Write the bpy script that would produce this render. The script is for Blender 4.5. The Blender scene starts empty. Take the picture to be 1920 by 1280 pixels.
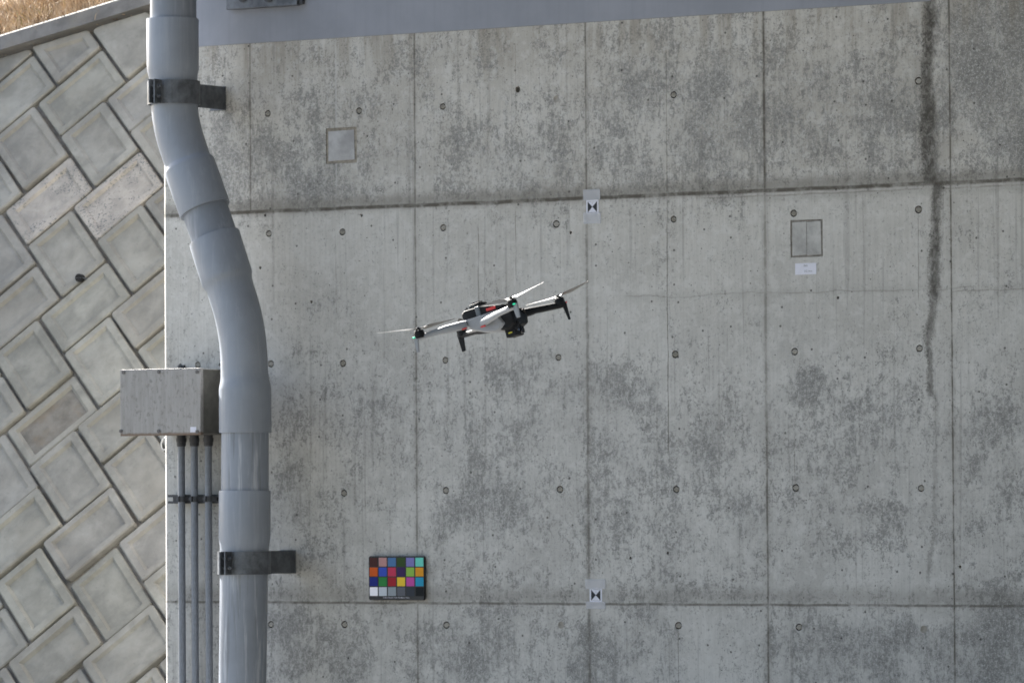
import bpy, bmesh, math, random
from mathutils import Vector, Matrix
random.seed(7)
R = math.radians
sc = bpy.context.scene
COL = sc.collection

# ------------------------------------------------------------------ camera, sky, sun, exposure
# world frame: x runs along the concrete wall, its face is y = 0, +y goes into it, z is up, ground z = 0
CAM = Vector((13.397822, -19.813258, 1.6))
F_PX = 9695.0
cam_d = bpy.data.cameras.new("camera"); cam = bpy.data.objects.new("camera", cam_d); COL.objects.link(cam)
CR = Matrix(((0.855435, 0.0219, 0.517447), (0.517871, -0.023757, -0.855129), (-0.006434, 0.999478, -0.031664)))
cam.matrix_world = Matrix.Translation(CAM) @ CR.to_4x4()
cam_d.sensor_width = 36.0; cam_d.lens = F_PX / 1920 * 36
cam_d.clip_start = 0.1; cam_d.clip_end = 2000
cam_d.dof.use_dof = True; cam_d.dof.focus_distance = 17; cam_d.dof.aperture_fstop = 16
sc.camera = cam

SUN_AZ = Vector((-0.885, 0.465)).normalized(); SUN_EL = R(36)
SUN = Vector((SUN_AZ.x * math.cos(SUN_EL), SUN_AZ.y * math.cos(SUN_EL), math.sin(SUN_EL)))
w = bpy.data.worlds.new("World"); sc.world = w; w.use_nodes = True
wn = w.node_tree; bg = wn.nodes["Background"]
sky = wn.nodes.new("ShaderNodeTexSky"); sky.sky_type = 'NISHITA'; sky.sun_disc = False
sky.sun_elevation = SUN_EL; sky.sun_rotation = math.atan2(SUN_AZ.x, SUN_AZ.y)
sky.air_density = 1.0; sky.dust_density = 2.6; sky.ozone_density = 1.0
wn.links.new(sky.outputs[0], bg.inputs[0]); bg.inputs[1].default_value = 0.055
sl = bpy.data.lights.new("sun", 'SUN'); sl.energy = 5.0; sl.angle = R(0.5); sl.color = (1, .96, .90)
so = bpy.data.objects.new("sun", sl); COL.objects.link(so)
so.rotation_euler = SUN.to_track_quat('Z', 'Y').to_euler(); so.location = (-10, 10, 15)
sc.view_settings.view_transform = 'Standard'; sc.view_settings.look = 'None'
sc.view_settings.gamma = 1.0; sc.view_settings.exposure = 2.86
sc.cycles.max_bounces = 8; sc.cycles.diffuse_bounces = 4; sc.cycles.use_denoising = True

# ------------------------------------------------------------------ measuring helpers (points on real planes)
def ray(px, py): return CR @ Vector(((px - 960) / F_PX, -(py - 640) / F_PX, -1.0))
def at(px, py, y=0.0):
    r = ray(px, py); return CAM + r * ((y - CAM.y) / r.y)

# ------------------------------------------------------------------ object helpers
def tag(o, label=None, cat=None, group=None, kind=None):
    if label: o["label"] = label
    if cat: o["category"] = cat
    if group: o["group"] = group
    if kind: o["kind"] = kind
    return o
def empty(name, loc=(0, 0, 0), mat=None):
    o = bpy.data.objects.new(name, None); o.empty_display_size = .05; COL.objects.link(o)
    if mat is not None: o.matrix_world = mat
    else: o.location = loc
    return o
def link(name, bm, mats, parent=None, smooth=False, bevel=0, seg=2):
    me = bpy.data.meshes.new(name); bm.normal_update(); bm.to_mesh(me); bm.free()
    for m in (mats if isinstance(mats, (list, tuple)) else [mats]): me.materials.append(m)
    if smooth:
        me.polygons.foreach_set("use_smooth", [True] * len(me.polygons))
        me.set_sharp_from_angle(angle=R(38))
    o = bpy.data.objects.new(name, me); COL.objects.link(o)
    if parent is not None: o.parent = parent
    if bevel:
        b = o.modifiers.new("bevel", 'BEVEL'); b.width = bevel; b.segments = seg; b.limit_method = 'ANGLE'; b.angle_limit = R(40)
        b.harden_normals = False
    return o
def off(o, base):  # child geometry is written in world coordinates: undo the parent's placement
    o.matrix_parent_inverse = Matrix.Translation(-Vector(base)); return o
def box(bm, lo, hi, M=None, mi=0):
    lo, hi = Vector(lo), Vector(hi)
    vs = [bm.verts.new(Vector((x, y, z))) for x in (lo.x, hi.x) for y in (lo.y, hi.y) for z in (lo.z, hi.z)]
    if M is not None:
        for v in vs: v.co = M @ v.co
    for f in ((0, 1, 3, 2), (4, 6, 7, 5), (0, 4, 5, 1), (2, 3, 7, 6), (0, 2, 6, 4), (1, 5, 7, 3)):
        bm.faces.new([vs[i] for i in f]).material_index = mi
    return vs
def basis(d):
    d = d.normalized(); a = Vector((0, 0, 1)) if abs(d.z) < .9 else Vector((1, 0, 0))
    s = d.cross(a).normalized(); return s, d.cross(s).normalized()
def tube(bm, pts, rad, n=16, caps=True, mi=0):
    pts = [Vector(p) for p in pts]; rings = []; s = None
    for i, p in enumerate(pts):
        d = None
        a, b = (pts[i] - pts[i - 1]) if i else None, (pts[i + 1] - pts[i]) if i < len(pts) - 1 else None
        if a is not None and a.length < 1e-7: a = None
        if b is not None and b.length < 1e-7: b = None
        if a is None and i > 1: a = pts[i] - pts[i - 2]
        if b is None and i < len(pts) - 2: b = pts[i + 2] - pts[i]
        d = (a.normalized() if a is not None else Vector()) + (b.normalized() if b is not None else Vector())
        d.normalize()
        if s is None: s, t = basis(d)
        else:
            s = (s - d * s.dot(d)).normalized(); t = d.cross(s).normalized()
        r = rad[i] if isinstance(rad, (list, tuple)) else rad
        rx, ry = r if isinstance(r, tuple) else (r, r)
        rings.append([bm.verts.new(p + s * rx * math.cos(6.28318 * k / n) + t * ry * math.sin(6.28318 * k / n)) for k in range(n)])
    for A, B in zip(rings, rings[1:]):
        for k in range(n): bm.faces.new((A[k], A[(k + 1) % n], B[(k + 1) % n], B[k])).material_index = mi
    if caps:
        bm.faces.new(rings[0][::-1]).material_index = mi; bm.faces.new(rings[-1]).material_index = mi
    return rings
def cyl(bm, p0, p1, r, n=16, mi=0): return tube(bm, [p0, p1], r, n, True, mi)
def loft(bm, secs, caps=True, mi=0):
    rs = [[bm.verts.new(Vector(p)) for p in s] for s in secs]; n = len(rs[0])
    for A, B in zip(rs, rs[1:]):
        for k in range(n): bm.faces.new((A[k], A[(k + 1) % n], B[(k + 1) % n], B[k])).material_index = mi
    if caps: bm.faces.new(rs[0][::-1]).material_index = mi; bm.faces.new(rs[-1]).material_index = mi
    bmesh.ops.recalc_face_normals(bm, faces=bm.faces[:])
    return rs
def fix(bm): bmesh.ops.recalc_face_normals(bm, faces=bm.faces[:]); return bm

# ------------------------------------------------------------------ material helpers
class NT:
    flat = False
    def __init__(s, name):
        s.m = bpy.data.materials.new(name); s.m.use_nodes = True; s.t = s.m.node_tree
        s.b = s.t.nodes["Principled BSDF"]; s.tc = s.t.nodes.new("ShaderNodeTexCoord"); s.P = s.tc.outputs["Object"]
    def put(s, sock, v):
        if isinstance(v, bpy.types.NodeSocket): s.t.links.new(v, sock)
        elif v is not None:
            if sock.type == 'RGBA' and len(v) == 3: v = (*v, 1)
            sock.default_value = v
    def math(s, op, a, b=None, c=None, clamp=False):
        n = s.t.nodes.new("ShaderNodeMath"); n.operation = op; n.use_clamp = clamp
        for i, v in enumerate((a, b, c)):
            if v is not None: s.put(n.inputs[i], v)
        return n.outputs[0]
    def mul(s, a, b): return s.math('MULTIPLY', a, b)
    def add(s, a, b): return s.math('ADD', a, b)
    def sub(s, a, b): return s.math('SUBTRACT', a, b)
    def mx(s, a, b): return s.math('MAXIMUM', a, b)
    def sep(s, v):
        n = s.t.nodes.new("ShaderNodeSeparateXYZ"); s.put(n.inputs[0], v); return n.outputs
    def comb(s, x, y, z):
        n = s.t.nodes.new("ShaderNodeCombineXYZ")
        for i, v in enumerate((x, y, z)): s.put(n.inputs[i], v)
        return n.outputs[0]
    def map(s, v, sc_=(1, 1, 1), loc=(0, 0, 0), rot=(0, 0, 0)):
        if s.flat: sc_, loc = (sc_[0], sc_[2], 1), (loc[0], loc[2], 0)
        n = s.t.nodes.new("ShaderNodeMapping"); s.put(n.inputs[0], v); n.inputs[1].default_value = loc
        n.inputs[2].default_value = rot; n.inputs[3].default_value = sc_; return n.outputs[0]
    def noise(s, scale, detail=4, rough=.55, dist=0, vec=None, color=False):
        n = s.t.nodes.new("ShaderNodeTexNoise"); n.noise_dimensions = '2D' if s.flat else '3D'; s.put(n.inputs["Vector"], vec if vec is not None else s.P)
        n.inputs["Scale"].default_value = scale; n.inputs["Detail"].default_value = detail
        n.inputs["Roughness"].default_value = rough; n.inputs["Distortion"].default_value = dist
        return n.outputs["Color" if color else "Fac"]
    def voro(s, scale, vec=None, feature='F1', out="Distance", rnd=1):
        n = s.t.nodes.new("ShaderNodeTexVoronoi"); n.voronoi_dimensions = '2D' if s.flat else '3D'; n.feature = feature; s.put(n.inputs["Vector"], vec if vec is not None else s.P)
        n.inputs["Scale"].default_value = scale; n.inputs["Randomness"].default_value = rnd; return n.outputs[out]
    def mr(s, v, a, b, c=0, d=1, smooth=True):
        n = s.t.nodes.new("ShaderNodeMapRange"); n.interpolation_type = 'SMOOTHSTEP' if smooth else 'LINEAR'
        for i, x in enumerate((v, a, b, c, d)): s.put(n.inputs[i], x)
        return n.outputs[0]
    def mix(s, f, a, b, blend='MIX'):
        n = s.t.nodes.new("ShaderNodeMix"); n.data_type = 'RGBA'; n.blend_type = blend
        s.put(n.inputs[0], f); s.put(n.inputs[6], a); s.put(n.inputs[7], b); return n.outputs[2]
    def bump(s, h, strength=.5, dist=.002):
        n = s.t.nodes.new("ShaderNodeBump"); n.inputs["Strength"].default_value = strength
        n.inputs["Distance"].default_value = dist; s.put(n.inputs["Height"], h)
        s.t.links.new(n.outputs[0], s.b.inputs["Normal"])
    def done(s, color, rough=.8, metal=0, spec=.5):
        s.put(s.b.inputs["Base Color"], color); s.put(s.b.inputs["Roughness"], rough); s.put(s.b.inputs["Metallic"], metal)
        s.b.inputs["Specular IOR Level"].default_value = spec; return s.m
def plain(name, c, rough=.5, metal=0, spec=.5, var=.12, scale=40, bump=0):
    n = NT(name); k = n.noise(scale, 4, .6)
    c0 = tuple(x * (1 - var) for x in c); c1 = tuple(min(1, x * (1 + var)) for x in c)
    if bump: n.bump(n.noise(scale * 3, 3, .6), bump, .001)
    return n.done(n.mix(n.mr(k, .3, .7), c0, c1), n.mr(k, .2, .8, rough * .85, min(1, rough * 1.15), False), metal, spec)
def emit(name, c, e):
    n = NT(name); n.b.inputs["Emission Color"].default_value = (*c, 1); n.b.inputs["Emission Strength"].default_value = e
    return n.done(c, .4)

# ---- cast concrete with its form lines, crusts and drips
def concrete_wall_material():
    n = NT("cast_concrete")
    X, Y, Z = n.sep(n.P)
    q = n.comb(X, Z, 0.0); n.flat = True
    warpc = n.noise(5.2, 6, .72, 0, q); wx = n.mul(n.sub(warpc, .5), .6); wz = n.mul(n.sub(n.noise(4.7, 6, .72, 0, n.map(q, loc=(7, 0, 3))), .5), .6)
    Xw, Zw = n.add(X, wx), n.add(Z, wz)
    # where the dark crust grows: (pixel centre on the wall, radii in px, density)
    spots = [(440, 320, 60, 110, .8), (570, 335, 120, 70, .75), (520, 260, 80, 60, .4), (1190, 180, 90, 90, .55), (1170, 300, 80, 60, .6), (1345, 215, 90, 120, .75),
             (1385, 330, 60, 40, .5), (960, 300, 110, 70, .55), (1500, 170, 70, 60, .4), (1620, 200, 120, 100, .55),
             (1860, 110, 90, 120, 1.1), (1890, 250, 60, 70, .8), (1500, 250, 60, 60, .5), (560, 640, 70, 40, .35),
             (600, 580, 60, 40, .45), (640, 770, 120, 70, .45), (560, 960, 60, 100, .5), (1080, 740, 60, 60, .7), (960, 690, 90, 50, .6),
             (1180, 740, 90, 50, .75), (950, 800, 120, 60, .5), (905, 960, 100, 60, .95), (960, 880, 80, 60, .6), (1180, 860, 90, 60, .6),
             (1150, 960, 60, 90, .55), (1260, 1000, 40, 90, .5), (1390, 990, 35, 90, .6), (1320, 840, 50, 60, .6), (1560, 740, 120, 28, .9),
             (1640, 800, 140, 60, .55), (1540, 850, 80, 50, .45), (1640, 980, 60, 40, .45), (1860, 800, 70, 60, .75), (1880, 930, 60, 90, .5),
             (600, 1225, 110, 50, 1.0), (540, 1190, 60, 60, .7), (700, 1160, 70, 30, .4), (900, 1190, 110, 50, .7), (880, 1240, 120, 40, .9), (1130, 1240, 60, 50, 1.0),
             (1240, 1220, 60, 50, .5), (1650, 1220, 170, 60, 1.15), (1860, 1190, 90, 60, 1.2), (1860, 1260, 90, 40, 1.0), (1480, 1120, 90, 25, .4), (620, 1080, 70, 40, .45),
             (1870, 560, 60, 60, .45), (1760, 560, 50, 60, .3), (1230, 1120, 110, 18, .6)]
    dens = None
    for i, (px, py, rx, ry, st) in enumerate(spots):
        c = at(px, py); sx, sz = 360 / rx, 405 / ry
        xc = Xw if dens is None else n.math('MULTIPLY_ADD', dens, 1e-6, Xw)   # chained one after the other
        zc = Zw if dens is None else n.math('MULTIPLY_ADD', dens, 1e-6, Zw)
        dx = n.mul(n.sub(xc, c.x), sx); dz = n.mul(n.sub(zc, c.z), sz)
        d = n.math('SQRT', n.add(n.mul(dx, dx), n.mul(dz, dz)))
        v = n.mr(d, 1.85, .1, 0, st * .95)
        dens = v if dens is None else n.mx(dens, v)
    # broken crust texture
    qs = n.map(q, sc_=(1.2, 1, .72))
    n1 = n.noise(34, 7, .78, .45, qs); n2 = n.noise(95, 4, .78, .3, n.map(q, loc=(3, 0, 1)))
    lo = n.noise(5.5, 4, .6, 0, n.map(q, loc=(1, 0, 9)))
    hf = n.add(n.mul(n1, .52), n.mul(n2, .48))
    lo2 = n.noise(1.5, 3, .6, 0, n.map(q, loc=(6, 0, 6)))
    zr = n.add(Z, n.mul(n.sub(lo, .5), .35))
    pale = n.mul(n.mr(zr, 2.18, 2.5), n.mr(Z, 2.97, 2.93))          # smoother cast just under the upper joint
    s0 = n.add(hf, n.add(n.mul(dens, .118), n.add(n.mul(n.sub(lo, .5), .28), n.mul(n.sub(lo2, .5), .12))))
    smear = n.noise(7, 5, .65, .2, n.map(q, sc_=(2.6, 1, .42), loc=(0, 0, 2)))
    s0 = n.add(s0, n.mul(n.sub(smear, .5), .17))
    s0 = n.sub(n.add(s0, n.mr(Z, 2.96, 3.02, 0, .018)), n.mul(pale, .045))
    crust = n.mul(n.mr(s0, .525, .612), n.mr(n.noise(60, 5, .8, .3, n.map(q, loc=(9, 0, 2))), .36, .56, .45, 1))
    halo = n.mr(n.add(n.mul(dens, .75), n.mul(lo, .45)), .3, 1.05)
    # body colour: cloudy grey, warm at the top, cool lower down, vertical grain of the form boards
    warm = n.mr(n.add(Z, n.mul(n.sub(lo2, .5), 1.2)), 2.0, 3.6)
    grain = n.noise(9, 5, .7, 0, n.map(q, sc_=(9, 1, .35)))
    base = n.mix(warm, (.485, .476, .450), (.465, .438, .385))
    cl = n.noise(2.4, 5, .62, .2, n.map(q, loc=(4, 0, 4)))
    base = n.mix(n.mr(cl, .3, .72), n.mix(.32, base, (.27, .265, .25)), n.mix(.42, base, (.56, .555, .53)))
    base = n.mix(n.mul(pale, .35), base, (.50, .49, .46))
    base = n.mix(n.mr(grain, .34, .7, 0, .4), base, n.mix(.5, base, (.24, .235, .22)))
    blot = n.noise(17, 5, .7, .3, n.map(q, loc=(8, 0, 2)))
    base = n.mix(n.mr(blot, .48, .64, 0, .4), base, (.57, .565, .54))
    col = n.mix(n.mul(halo, .34), base, (.25, .248, .24))
    pit = n.mr(n.add(n.noise(70, 4, .7, .4, n.map(q, loc=(2, 0, 5))), n.mul(dens, .05)), .60, .68, 0, .4)
    col = n.mix(n.mul(crust, .78), col, (.145, .145, .14)); col = n.mix(pit, col, (.13, .13, .125))
    # light efflorescence between the crust
    col = n.mix(n.mul(n.mr(n2, .53, .63), n.mr(dens, .1, .8, .12, .5)), col, (.62, .62, .60))
    # form lines
    wob = n.mul(n.sub(n.noise(5, 4, .6, 0, n.map(q, loc=(2, 0, 2))), .5), .012)
    br = n.noise(11, 4, .7, 0, n.map(q, loc=(5, 0, 5)))
    dark = None; soft = None
    def vline(x, z0, z1, wd, st, sw=0, ss=0, wk=1.0, slope=0.0):
        nonlocal dark, soft
        xx = n.math('MULTIPLY_ADD', wob, wk, X)
        zc = Z
        if dark is not None: xx = n.math('MULTIPLY_ADD', dark, 1e-6, xx); zc = n.math('MULTIPLY_ADD', dark, 1e-6, Z)
        d = n.math('ABSOLUTE', n.sub(xx, x))
        g = n.mul(n.mr(zc, z0 - .02, z0 + .02), n.mr(zc, z1 + .02, z1 - .02))
        k = n.mul(n.mul(n.mr(d, wd, wd * .25), g), n.mr(br, .3, .6, st * .45, st))
        dark = k if dark is None else n.mx(dark, k)
        if sw:
            k = n.mul(n.mul(n.mr(d, sw, 0.0), g), n.mr(br, .35, .65, ss * .3, ss)); soft = k if soft is None else n.mx(soft, k)
    H1, H2 = 2.9617, 1.1617
    vline(0, H1, 7, .0055, .7, .02, .4, .3); vline(.9, H1, 7, .006, .75, .02, .4, .3)
    vline(.9, 0, H1, .007, .6, .03, .45, .6); vline(1.8, H1, 7, .006, .75, .02, .4, .3); vline(1.8, 0, H1, .010, .55, .04, .5, .4)
    vline(2.7, H1, 7, .008, .95, .025, .6, .2); vline(2.7, 1.75, H1, .01, .45, .03, .5, .5); vline(2.7, 0, 1.95, .007, .8, .04, .6, .6)
    vline(3.6, H1, 7, .006, .9, .04, .35, .2); vline(3.6, 0, H1, .0055, .95, .03, .4, .3)
    for px, y0, y1, wd, st, wk in ((1250, 90, 420, .004, .5, .3), (1252, 420, 850, .004, .75, 1.2), (897, 425, 600, .004, .65, 1.4), (967, 395, 520, .003, .6, 1.0),
                                   (967, 80, 230, .003, .4, .6), (630, 440, 620, .003, .25, 1), (1272, 1180, 1290, .004, .6, .2), (1490, 825, 905, .0035, .6, .4), (1722, 395, 560, .004, .5, .8), (838, 640, 668, .003, .4, .4)):
        c = at(px, (y0 + y1) / 2); vline(c.x, at(px, y1).z, at(px, y0).z, wd, st, 0, 0, wk)
    def hline(z, x0, x1, wd, st, sw, ss, up=0.0, wk=1.0):
        nonlocal dark, soft
        zz = n.math('MULTIPLY_ADD', dark, 1e-6, n.add(Z, n.mul(wob, wk))); xc = n.math('MULTIPLY_ADD', dark, 1e-6, X)
        g = n.mul(n.mr(xc, x0 - .03, x0 + .03), n.mr(xc, x1 + .03, x1 - .03))
        d = n.math('ABSOLUTE', n.sub(zz, z))
        k = n.mul(n.mul(n.mr(d, wd, wd * .3), g), n.mr(br, .3, .58, st * .35, st)); dark = n.mx(dark, k)
        d2 = n.math('ABSOLUTE', n.sub(n.add(Z, n.mul(n.sub(n.noise(17, 4, .7, 0, q), .5), .05)), z + up))
        k = n.mul(n.mul(n.mr(d2, sw, 0.0), g), ss); soft = n.mx(soft, k)
    hline(H1, -2, 12, .0125, 1.0, .06, 1.0, .022, .9); hline(H1 - .022, 2.4, 12, .006, .4, .03, .4, -.01, 1.2)
    hline(H2, -2, 12, .008, .75, .07, .6, .035, .7); hline(H2, 1.2, 2.9, .007, .6, .03, .3, .01, .3)
    hline(2.515, 2.0, 3.7, .004, .28, .03, .22, 0, 3.5); hline(2.50, 3.6, 5, .003, .4, .02, .2, 0, 2.5)
    # long water stain dripping from the end of the painted band
    wob2 = n.mul(n.sub(n.noise(7, 5, .7, 0, n.map(q, sc_=(1, 1, .6), loc=(3, 0, 8))), .5), .06)
    streak = None
    for (px0, py0, px1, py1, w0, st) in ((1743, 0, 1737, 180, 24, 1.0), (1738, 180, 1745, 345, 34, 1.0), (1757, 345, 1750, 560, 22, .95), (1750, 560, 1738, 640, 18, .75),
                                       (1737, 640, 1745, 742, 13, .75), (1752, 740, 1752, 1000, 9, .28), (1752, 1000, 1738, 1088, 9, .45), (1718, 20, 1722, 340, 14, .22)):
        a, b = at(px0, py0), at(px1, py1)
        sl_ = (b.x - a.x) / (b.z - a.z)
        zc = Z if streak is None else n.math('MULTIPLY_ADD', streak, 1e-6, Z)
        cx = n.add(n.mul(n.sub(zc, a.z), sl_), a.x)
        d = n.math('ABSOLUTE', n.sub(n.add(n.add(X, wob2), n.mul(n.sub(n2, .5), .05)), cx))
        g = n.mul(n.mr(zc, b.z - .02, b.z + .02), n.mr(zc, a.z + .03, a.z - .0))
        k = n.mul(n.mul(n.mr(d, w0 / 360 * .68, w0 / 360 * .15), g), n.mul(n.mr(n1, .3, .6, .6, 1), st))
        streak = k if streak is None else n.mx(streak, k)
    # drips and dirt under the band
    top = n.mul(n.mr(Z, 3.45, 3.75), n.mr(n.noise(10, 4, .6, 0, n.map(q, sc_=(1.4, 1, .12))), .42, .72))
    col = n.mix(n.mul(top, .5), col, (.19, .165, .125))
    fine = n.mul(n.mr(n.noise(14, 3, .6, 0, n.map(q, sc_=(2.5, 1, .06), loc=(0, 0, 6))), .6, .72), .28)
    col = n.mix(fine, col, (.17, .165, .155))
    lt = at(630, 200); ld = n.mul(n.mr(n.math('ABSOLUTE', n.sub(X, lt.x)), .006, .001), n.mul(n.mr(Z, 3.0, 3.1), n.mr(Z, 3.75, 3.7)))
    col = n.mix(n.mul(ld, .5), col, (.52, .52, .5))
    # small blowholes
    vd = n.voro(7.5, q); vr = n.sep(n.voro(7.5, q, out="Color"))[0]
    hole = n.mul(n.mr(vd, .045, .03), n.mr(vr, .74, .76)); 
    vd2 = n.voro(19, n.map(q, loc=(.3, 0, .7))); vr2 = n.sep(n.voro(19, n.map(q, loc=(.3, 0, .7)), out="Color"))[1]
    hole = n.mx(hole, n.mul(n.mr(vd2, .07, .04), n.mr(vr2, .91, .93)))
    col = n.mix(n.mul(soft, .55), col, (.135, .125, .105))
    col = n.mix(n.mul(streak, .9), col, (.055, .05, .042))
    col = n.mix(n.mul(dark, .9), col, (.075, .066, .052))
    col = n.mix(n.mul(hole, .8), col, (.05, .047, .042))
    n.bump(n.add(n.mul(n1, .5), n.mul(n2, .3)), .5, .003)
    return n.done(col, n.mr(crust, 0, 1, .82, .95), 0, .25)

def grey_concrete(name, c, warm=(.30, .27, .22), scale=6, rough_amt=.25, attr=None):
    n = NT(name); a = n.noise(scale, 6, .65, .2); b = n.noise(scale * 8, 5, .7)
    col = n.mix(n.mr(a, .3, .72), tuple(x * .72 for x in c), tuple(min(1, x * 1.18) for x in c))
    col = n.mix(n.mr(n.noise(scale * .7, 4, .6, 0, n.map(n.P, loc=(3, 5, 1))), .48, .68, 0, .55), col, warm)
    col = n.mix(n.mr(b, .58, .74, 0, .4), col, tuple(x * .45 for x in c))
    if attr:
        t = n.t.nodes.new("ShaderNodeAttribute"); t.attribute_name = attr; t.attribute_type = 'GEOMETRY'
        col = n.mix(1.0, col, t.outputs["Color"], 'MULTIPLY')
    n.bump(n.add(b, a), .35, .003)
    return n.done(col, .9, 0, .25)

M = {}
M['wall'] = concrete_wall_material()
M['plug'] = None
def plug_mat():
    n = NT("mortar_plug"); oi = n.t.nodes.new("ShaderNodeObjectInfo"); r = oi.outputs["Random"]
    k = n.noise(90, 4, .7)
    c = n.mix(n.mr(r, 0, 1), (.19, .176, .148), (.29, .275, .245)); c = n.mix(n.mr(k, .4, .7, 0, .6), c, (.33, .32, .29))
    n.bump(k, .4, .002); return n.done(c, .9, 0, .2)
M['plug'] = plug_mat()
def band_mat():
    n = NT("grey_wall_paint"); X, Y, Z = n.sep(n.P)
    a = n.noise(3, 4, .6); s = n.noise(8, 4, .6, 0, n.map(n.P, sc_=(4, 1, .1)))
    c = n.mix(n.mr(a, .3, .7), (.21, .222, .25), (.25, .262, .295)); c = n.mix(n.mr(s, .45, .75, 0, .35), c, (.19, .195, .22))
    vd = n.voro(6.5, n.P); vr = n.sep(n.voro(6.5, n.P, out="Color"))[0]
    c = n.mix(n.mul(n.mr(vd, .035, .02), n.mr(vr, .6, .63)), c, (.07, .07, .07))
    n.bump(n.noise(60, 3, .6), .15, .001); return n.done(c, .6, 0, .4)
M['band'] = band_mat()
M['patch_light'] = grey_concrete("patch_mortar_light", (.40, .40, .40), (.38, .37, .35), 9)
M['patch_dark'] = grey_concrete("patch_mortar", (.42, .417, .40), (.40, .39, .365), 9)
M['groove_light'] = plain("patch_groove_light", (.25, .225, .185), .95, var=.3, scale=50)
M['groove'] = plain("patch_groove", (.2, .185, .165), .95, var=.3, scale=50)
M['block'] = grey_concrete("block_concrete", (.26, .252, .226), (.25, .236, .205), 5, attr="tone")
def rough_block():
    n = NT("eroded_block"); a = n.noise(7, 5, .65, .3); b = n.noise(75, 4, .75, .3)
    c = n.mix(n.mr(a, .35, .65), (.30, .28, .25), (.42, .385, .34))
    c = n.mix(n.mul(n.mr(b, .52, .62), n.mr(n.noise(6, 4, .6, 0, n.map(n.P, loc=(1, 2, 3))), .42, .55)), c, (.11, .12, .125))
    n.bump(b, .8, .006); return n.done(c, .95, 0, .2)
M['rough_block'] = rough_block()
M['mortar'] = grey_concrete("joint_mortar", (.19, .175, .15), (.22, .175, .125), 12)
M['kerb'] = grey_concrete("kerb_concrete", (.165, .16, .15), (.18, .165, .14), 7)
def pvc(name, c, streaks):
    n = NT(name); X, Y, Z = n.sep(n.P)
    a = n.noise(5, 4, .6); col = n.mix(n.mr(a, .3, .7), tuple(x * .93 for x in c), tuple(x * 1.05 for x in c))
    s = n.noise(14, 5, .65, .15, n.map(n.P, sc_=(2.4, 2.4, .16)))
    col = n.mix(n.mr(s, .5, .68, 0, streaks), col, (.5, .52, .56))
    s2 = n.noise(20, 4, .65, .1, n.map(n.P, sc_=(2.4, 2.4, .12), loc=(4, 1, 0)))
    col = n.mix(n.mr(s2, .56, .7, 0, streaks * .9), col, (.13, .14, .155))
    d = n.noise(120, 3, .6); col = n.mix(n.mr(d, .66, .74, 0, .18), col, (.12, .125, .13))
    return n.done(col, n.mr(a, .3, .7, .36, .46), 0, .38)
M['pvc'] = pvc("grey_pipe_plastic", (.25, .275, .315), .14)
M['pvc_old'] = pvc("weathered_pipe_plastic", (.235, .26, .30), .62)
M['pvc_mid'] = pvc("dull_pipe_plastic", (.205, .228, .265), .2)
M['pvc_in'] = plain("pipe_rim", (.17, .185, .2), .7, var=.2)
def galv(name, c, rough=.5, metal=.6, var=.35, scale=18):
    n = NT(name); a = n.noise(scale, 5, .65, .3); b = n.noise(scale * 7, 3, .7)
    col = n.mix(n.mr(a, .32, .7), tuple(x * (1 - var) for x in c), tuple(x * (1 + var) for x in c))
    col = n.mix(n.mr(b, .6, .75, 0, .3), col, tuple(x * .5 for x in c))
    n.bump(b, .15, .001); return n.done(col, n.mr(a, .3, .7, rough * .8, rough * 1.2), metal, .5)
M['galv'] = galv("galvanised_steel", (.115, .125, .14), .5, .35, .4)
M['galv_dark'] = galv("dull_galvanised_steel", (.06, .062, .068), .6, .3, .4)
M['conduit'] = galv("conduit_steel", (.165, .18, .205), .55, .3, .15, 60)
def box_mat():
    n = NT("stainless_box"); X, Y, Z = n.sep(n.P); s = n.noise(12, 5, .7, 0, n.map(n.P, sc_=(5, 5, .5)))
    c = n.mix(n.mr(s, .3, .7), (.25, .238, .226), (.325, .312, .30))
    v = n.noise(70, 4, .7, .2, n.map(n.P, sc_=(1, 1, .6))); c = n.mix(n.mr(v, .54, .66, 0, .65), c, (.15, .14, .13)); c = n.mix(n.mr(n.noise(11, 4, .6), .5, .7, 0, .3), c, (.22, .21, .195))
    z0 = 1.935; rust = n.mul(n.mr(n.add(Z, n.mul(n.sub(n.noise(30, 4, .7), .5), .02)), z0 + .012, z0 + .001), 1.0)
    c = n.mix(n.mul(rust, .75), c, (.12, .065, .03))
    return n.done(c, n.mr(s, .3, .7, .42, .55), .35, .5)
M['box'] = box_mat()
M['box_side'] = plain("box_side_steel", (.10, .095, .083), .6, .35, var=.2, scale=30)
M['screw'] = plain("screw_metal", (.12, .11, .11), .4, .6, var=.2)
M['paper'] = plain("white_paper", (.62, .63, .70), .75, var=.03)
M['ink'] = plain("black_ink", (.012, .014, .018), .7, var=.05)
M['grey_ink'] = plain("faded_ink", (.22, .23, .25), .7, var=.05)
def tape():
    n = NT("clear_tape"); n.b.inputs["Alpha"].default_value = .38
    return n.done((.64, .65, .68), .32, 0, .5)
M['tape'] = tape()
M['chart_board'] = plain("chart_board", (.014, .015, .016), .5, var=.1)
M['drone_grey'] = plain("drone_light_shell", (.27, .285, .31), .5, var=.04, scale=80, spec=.25)
M['drone_dark'] = plain("drone_dark_shell", (.013, .0145, .017), .6, var=.15, scale=80, spec=.15)
M['drone_mid'] = plain("drone_slate_shell", (.10, .12, .14), .42, var=.1, scale=80)
M['prop'] = plain("propeller_blade", (.03, .032, .035), .42, var=.1, scale=80, spec=.5)
M['red'] = plain("red_plastic", (.55, .03, .03), .5, var=.1)
M['yellow'] = plain("yellow_marking", (.6, .55, .05), .5, var=.05)
M['lens'] = plain("lens_glass", (.01, .01, .012), .08, var=.05)
M['led'] = emit("status_light_green", (.02, .55, .3), .12)
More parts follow.
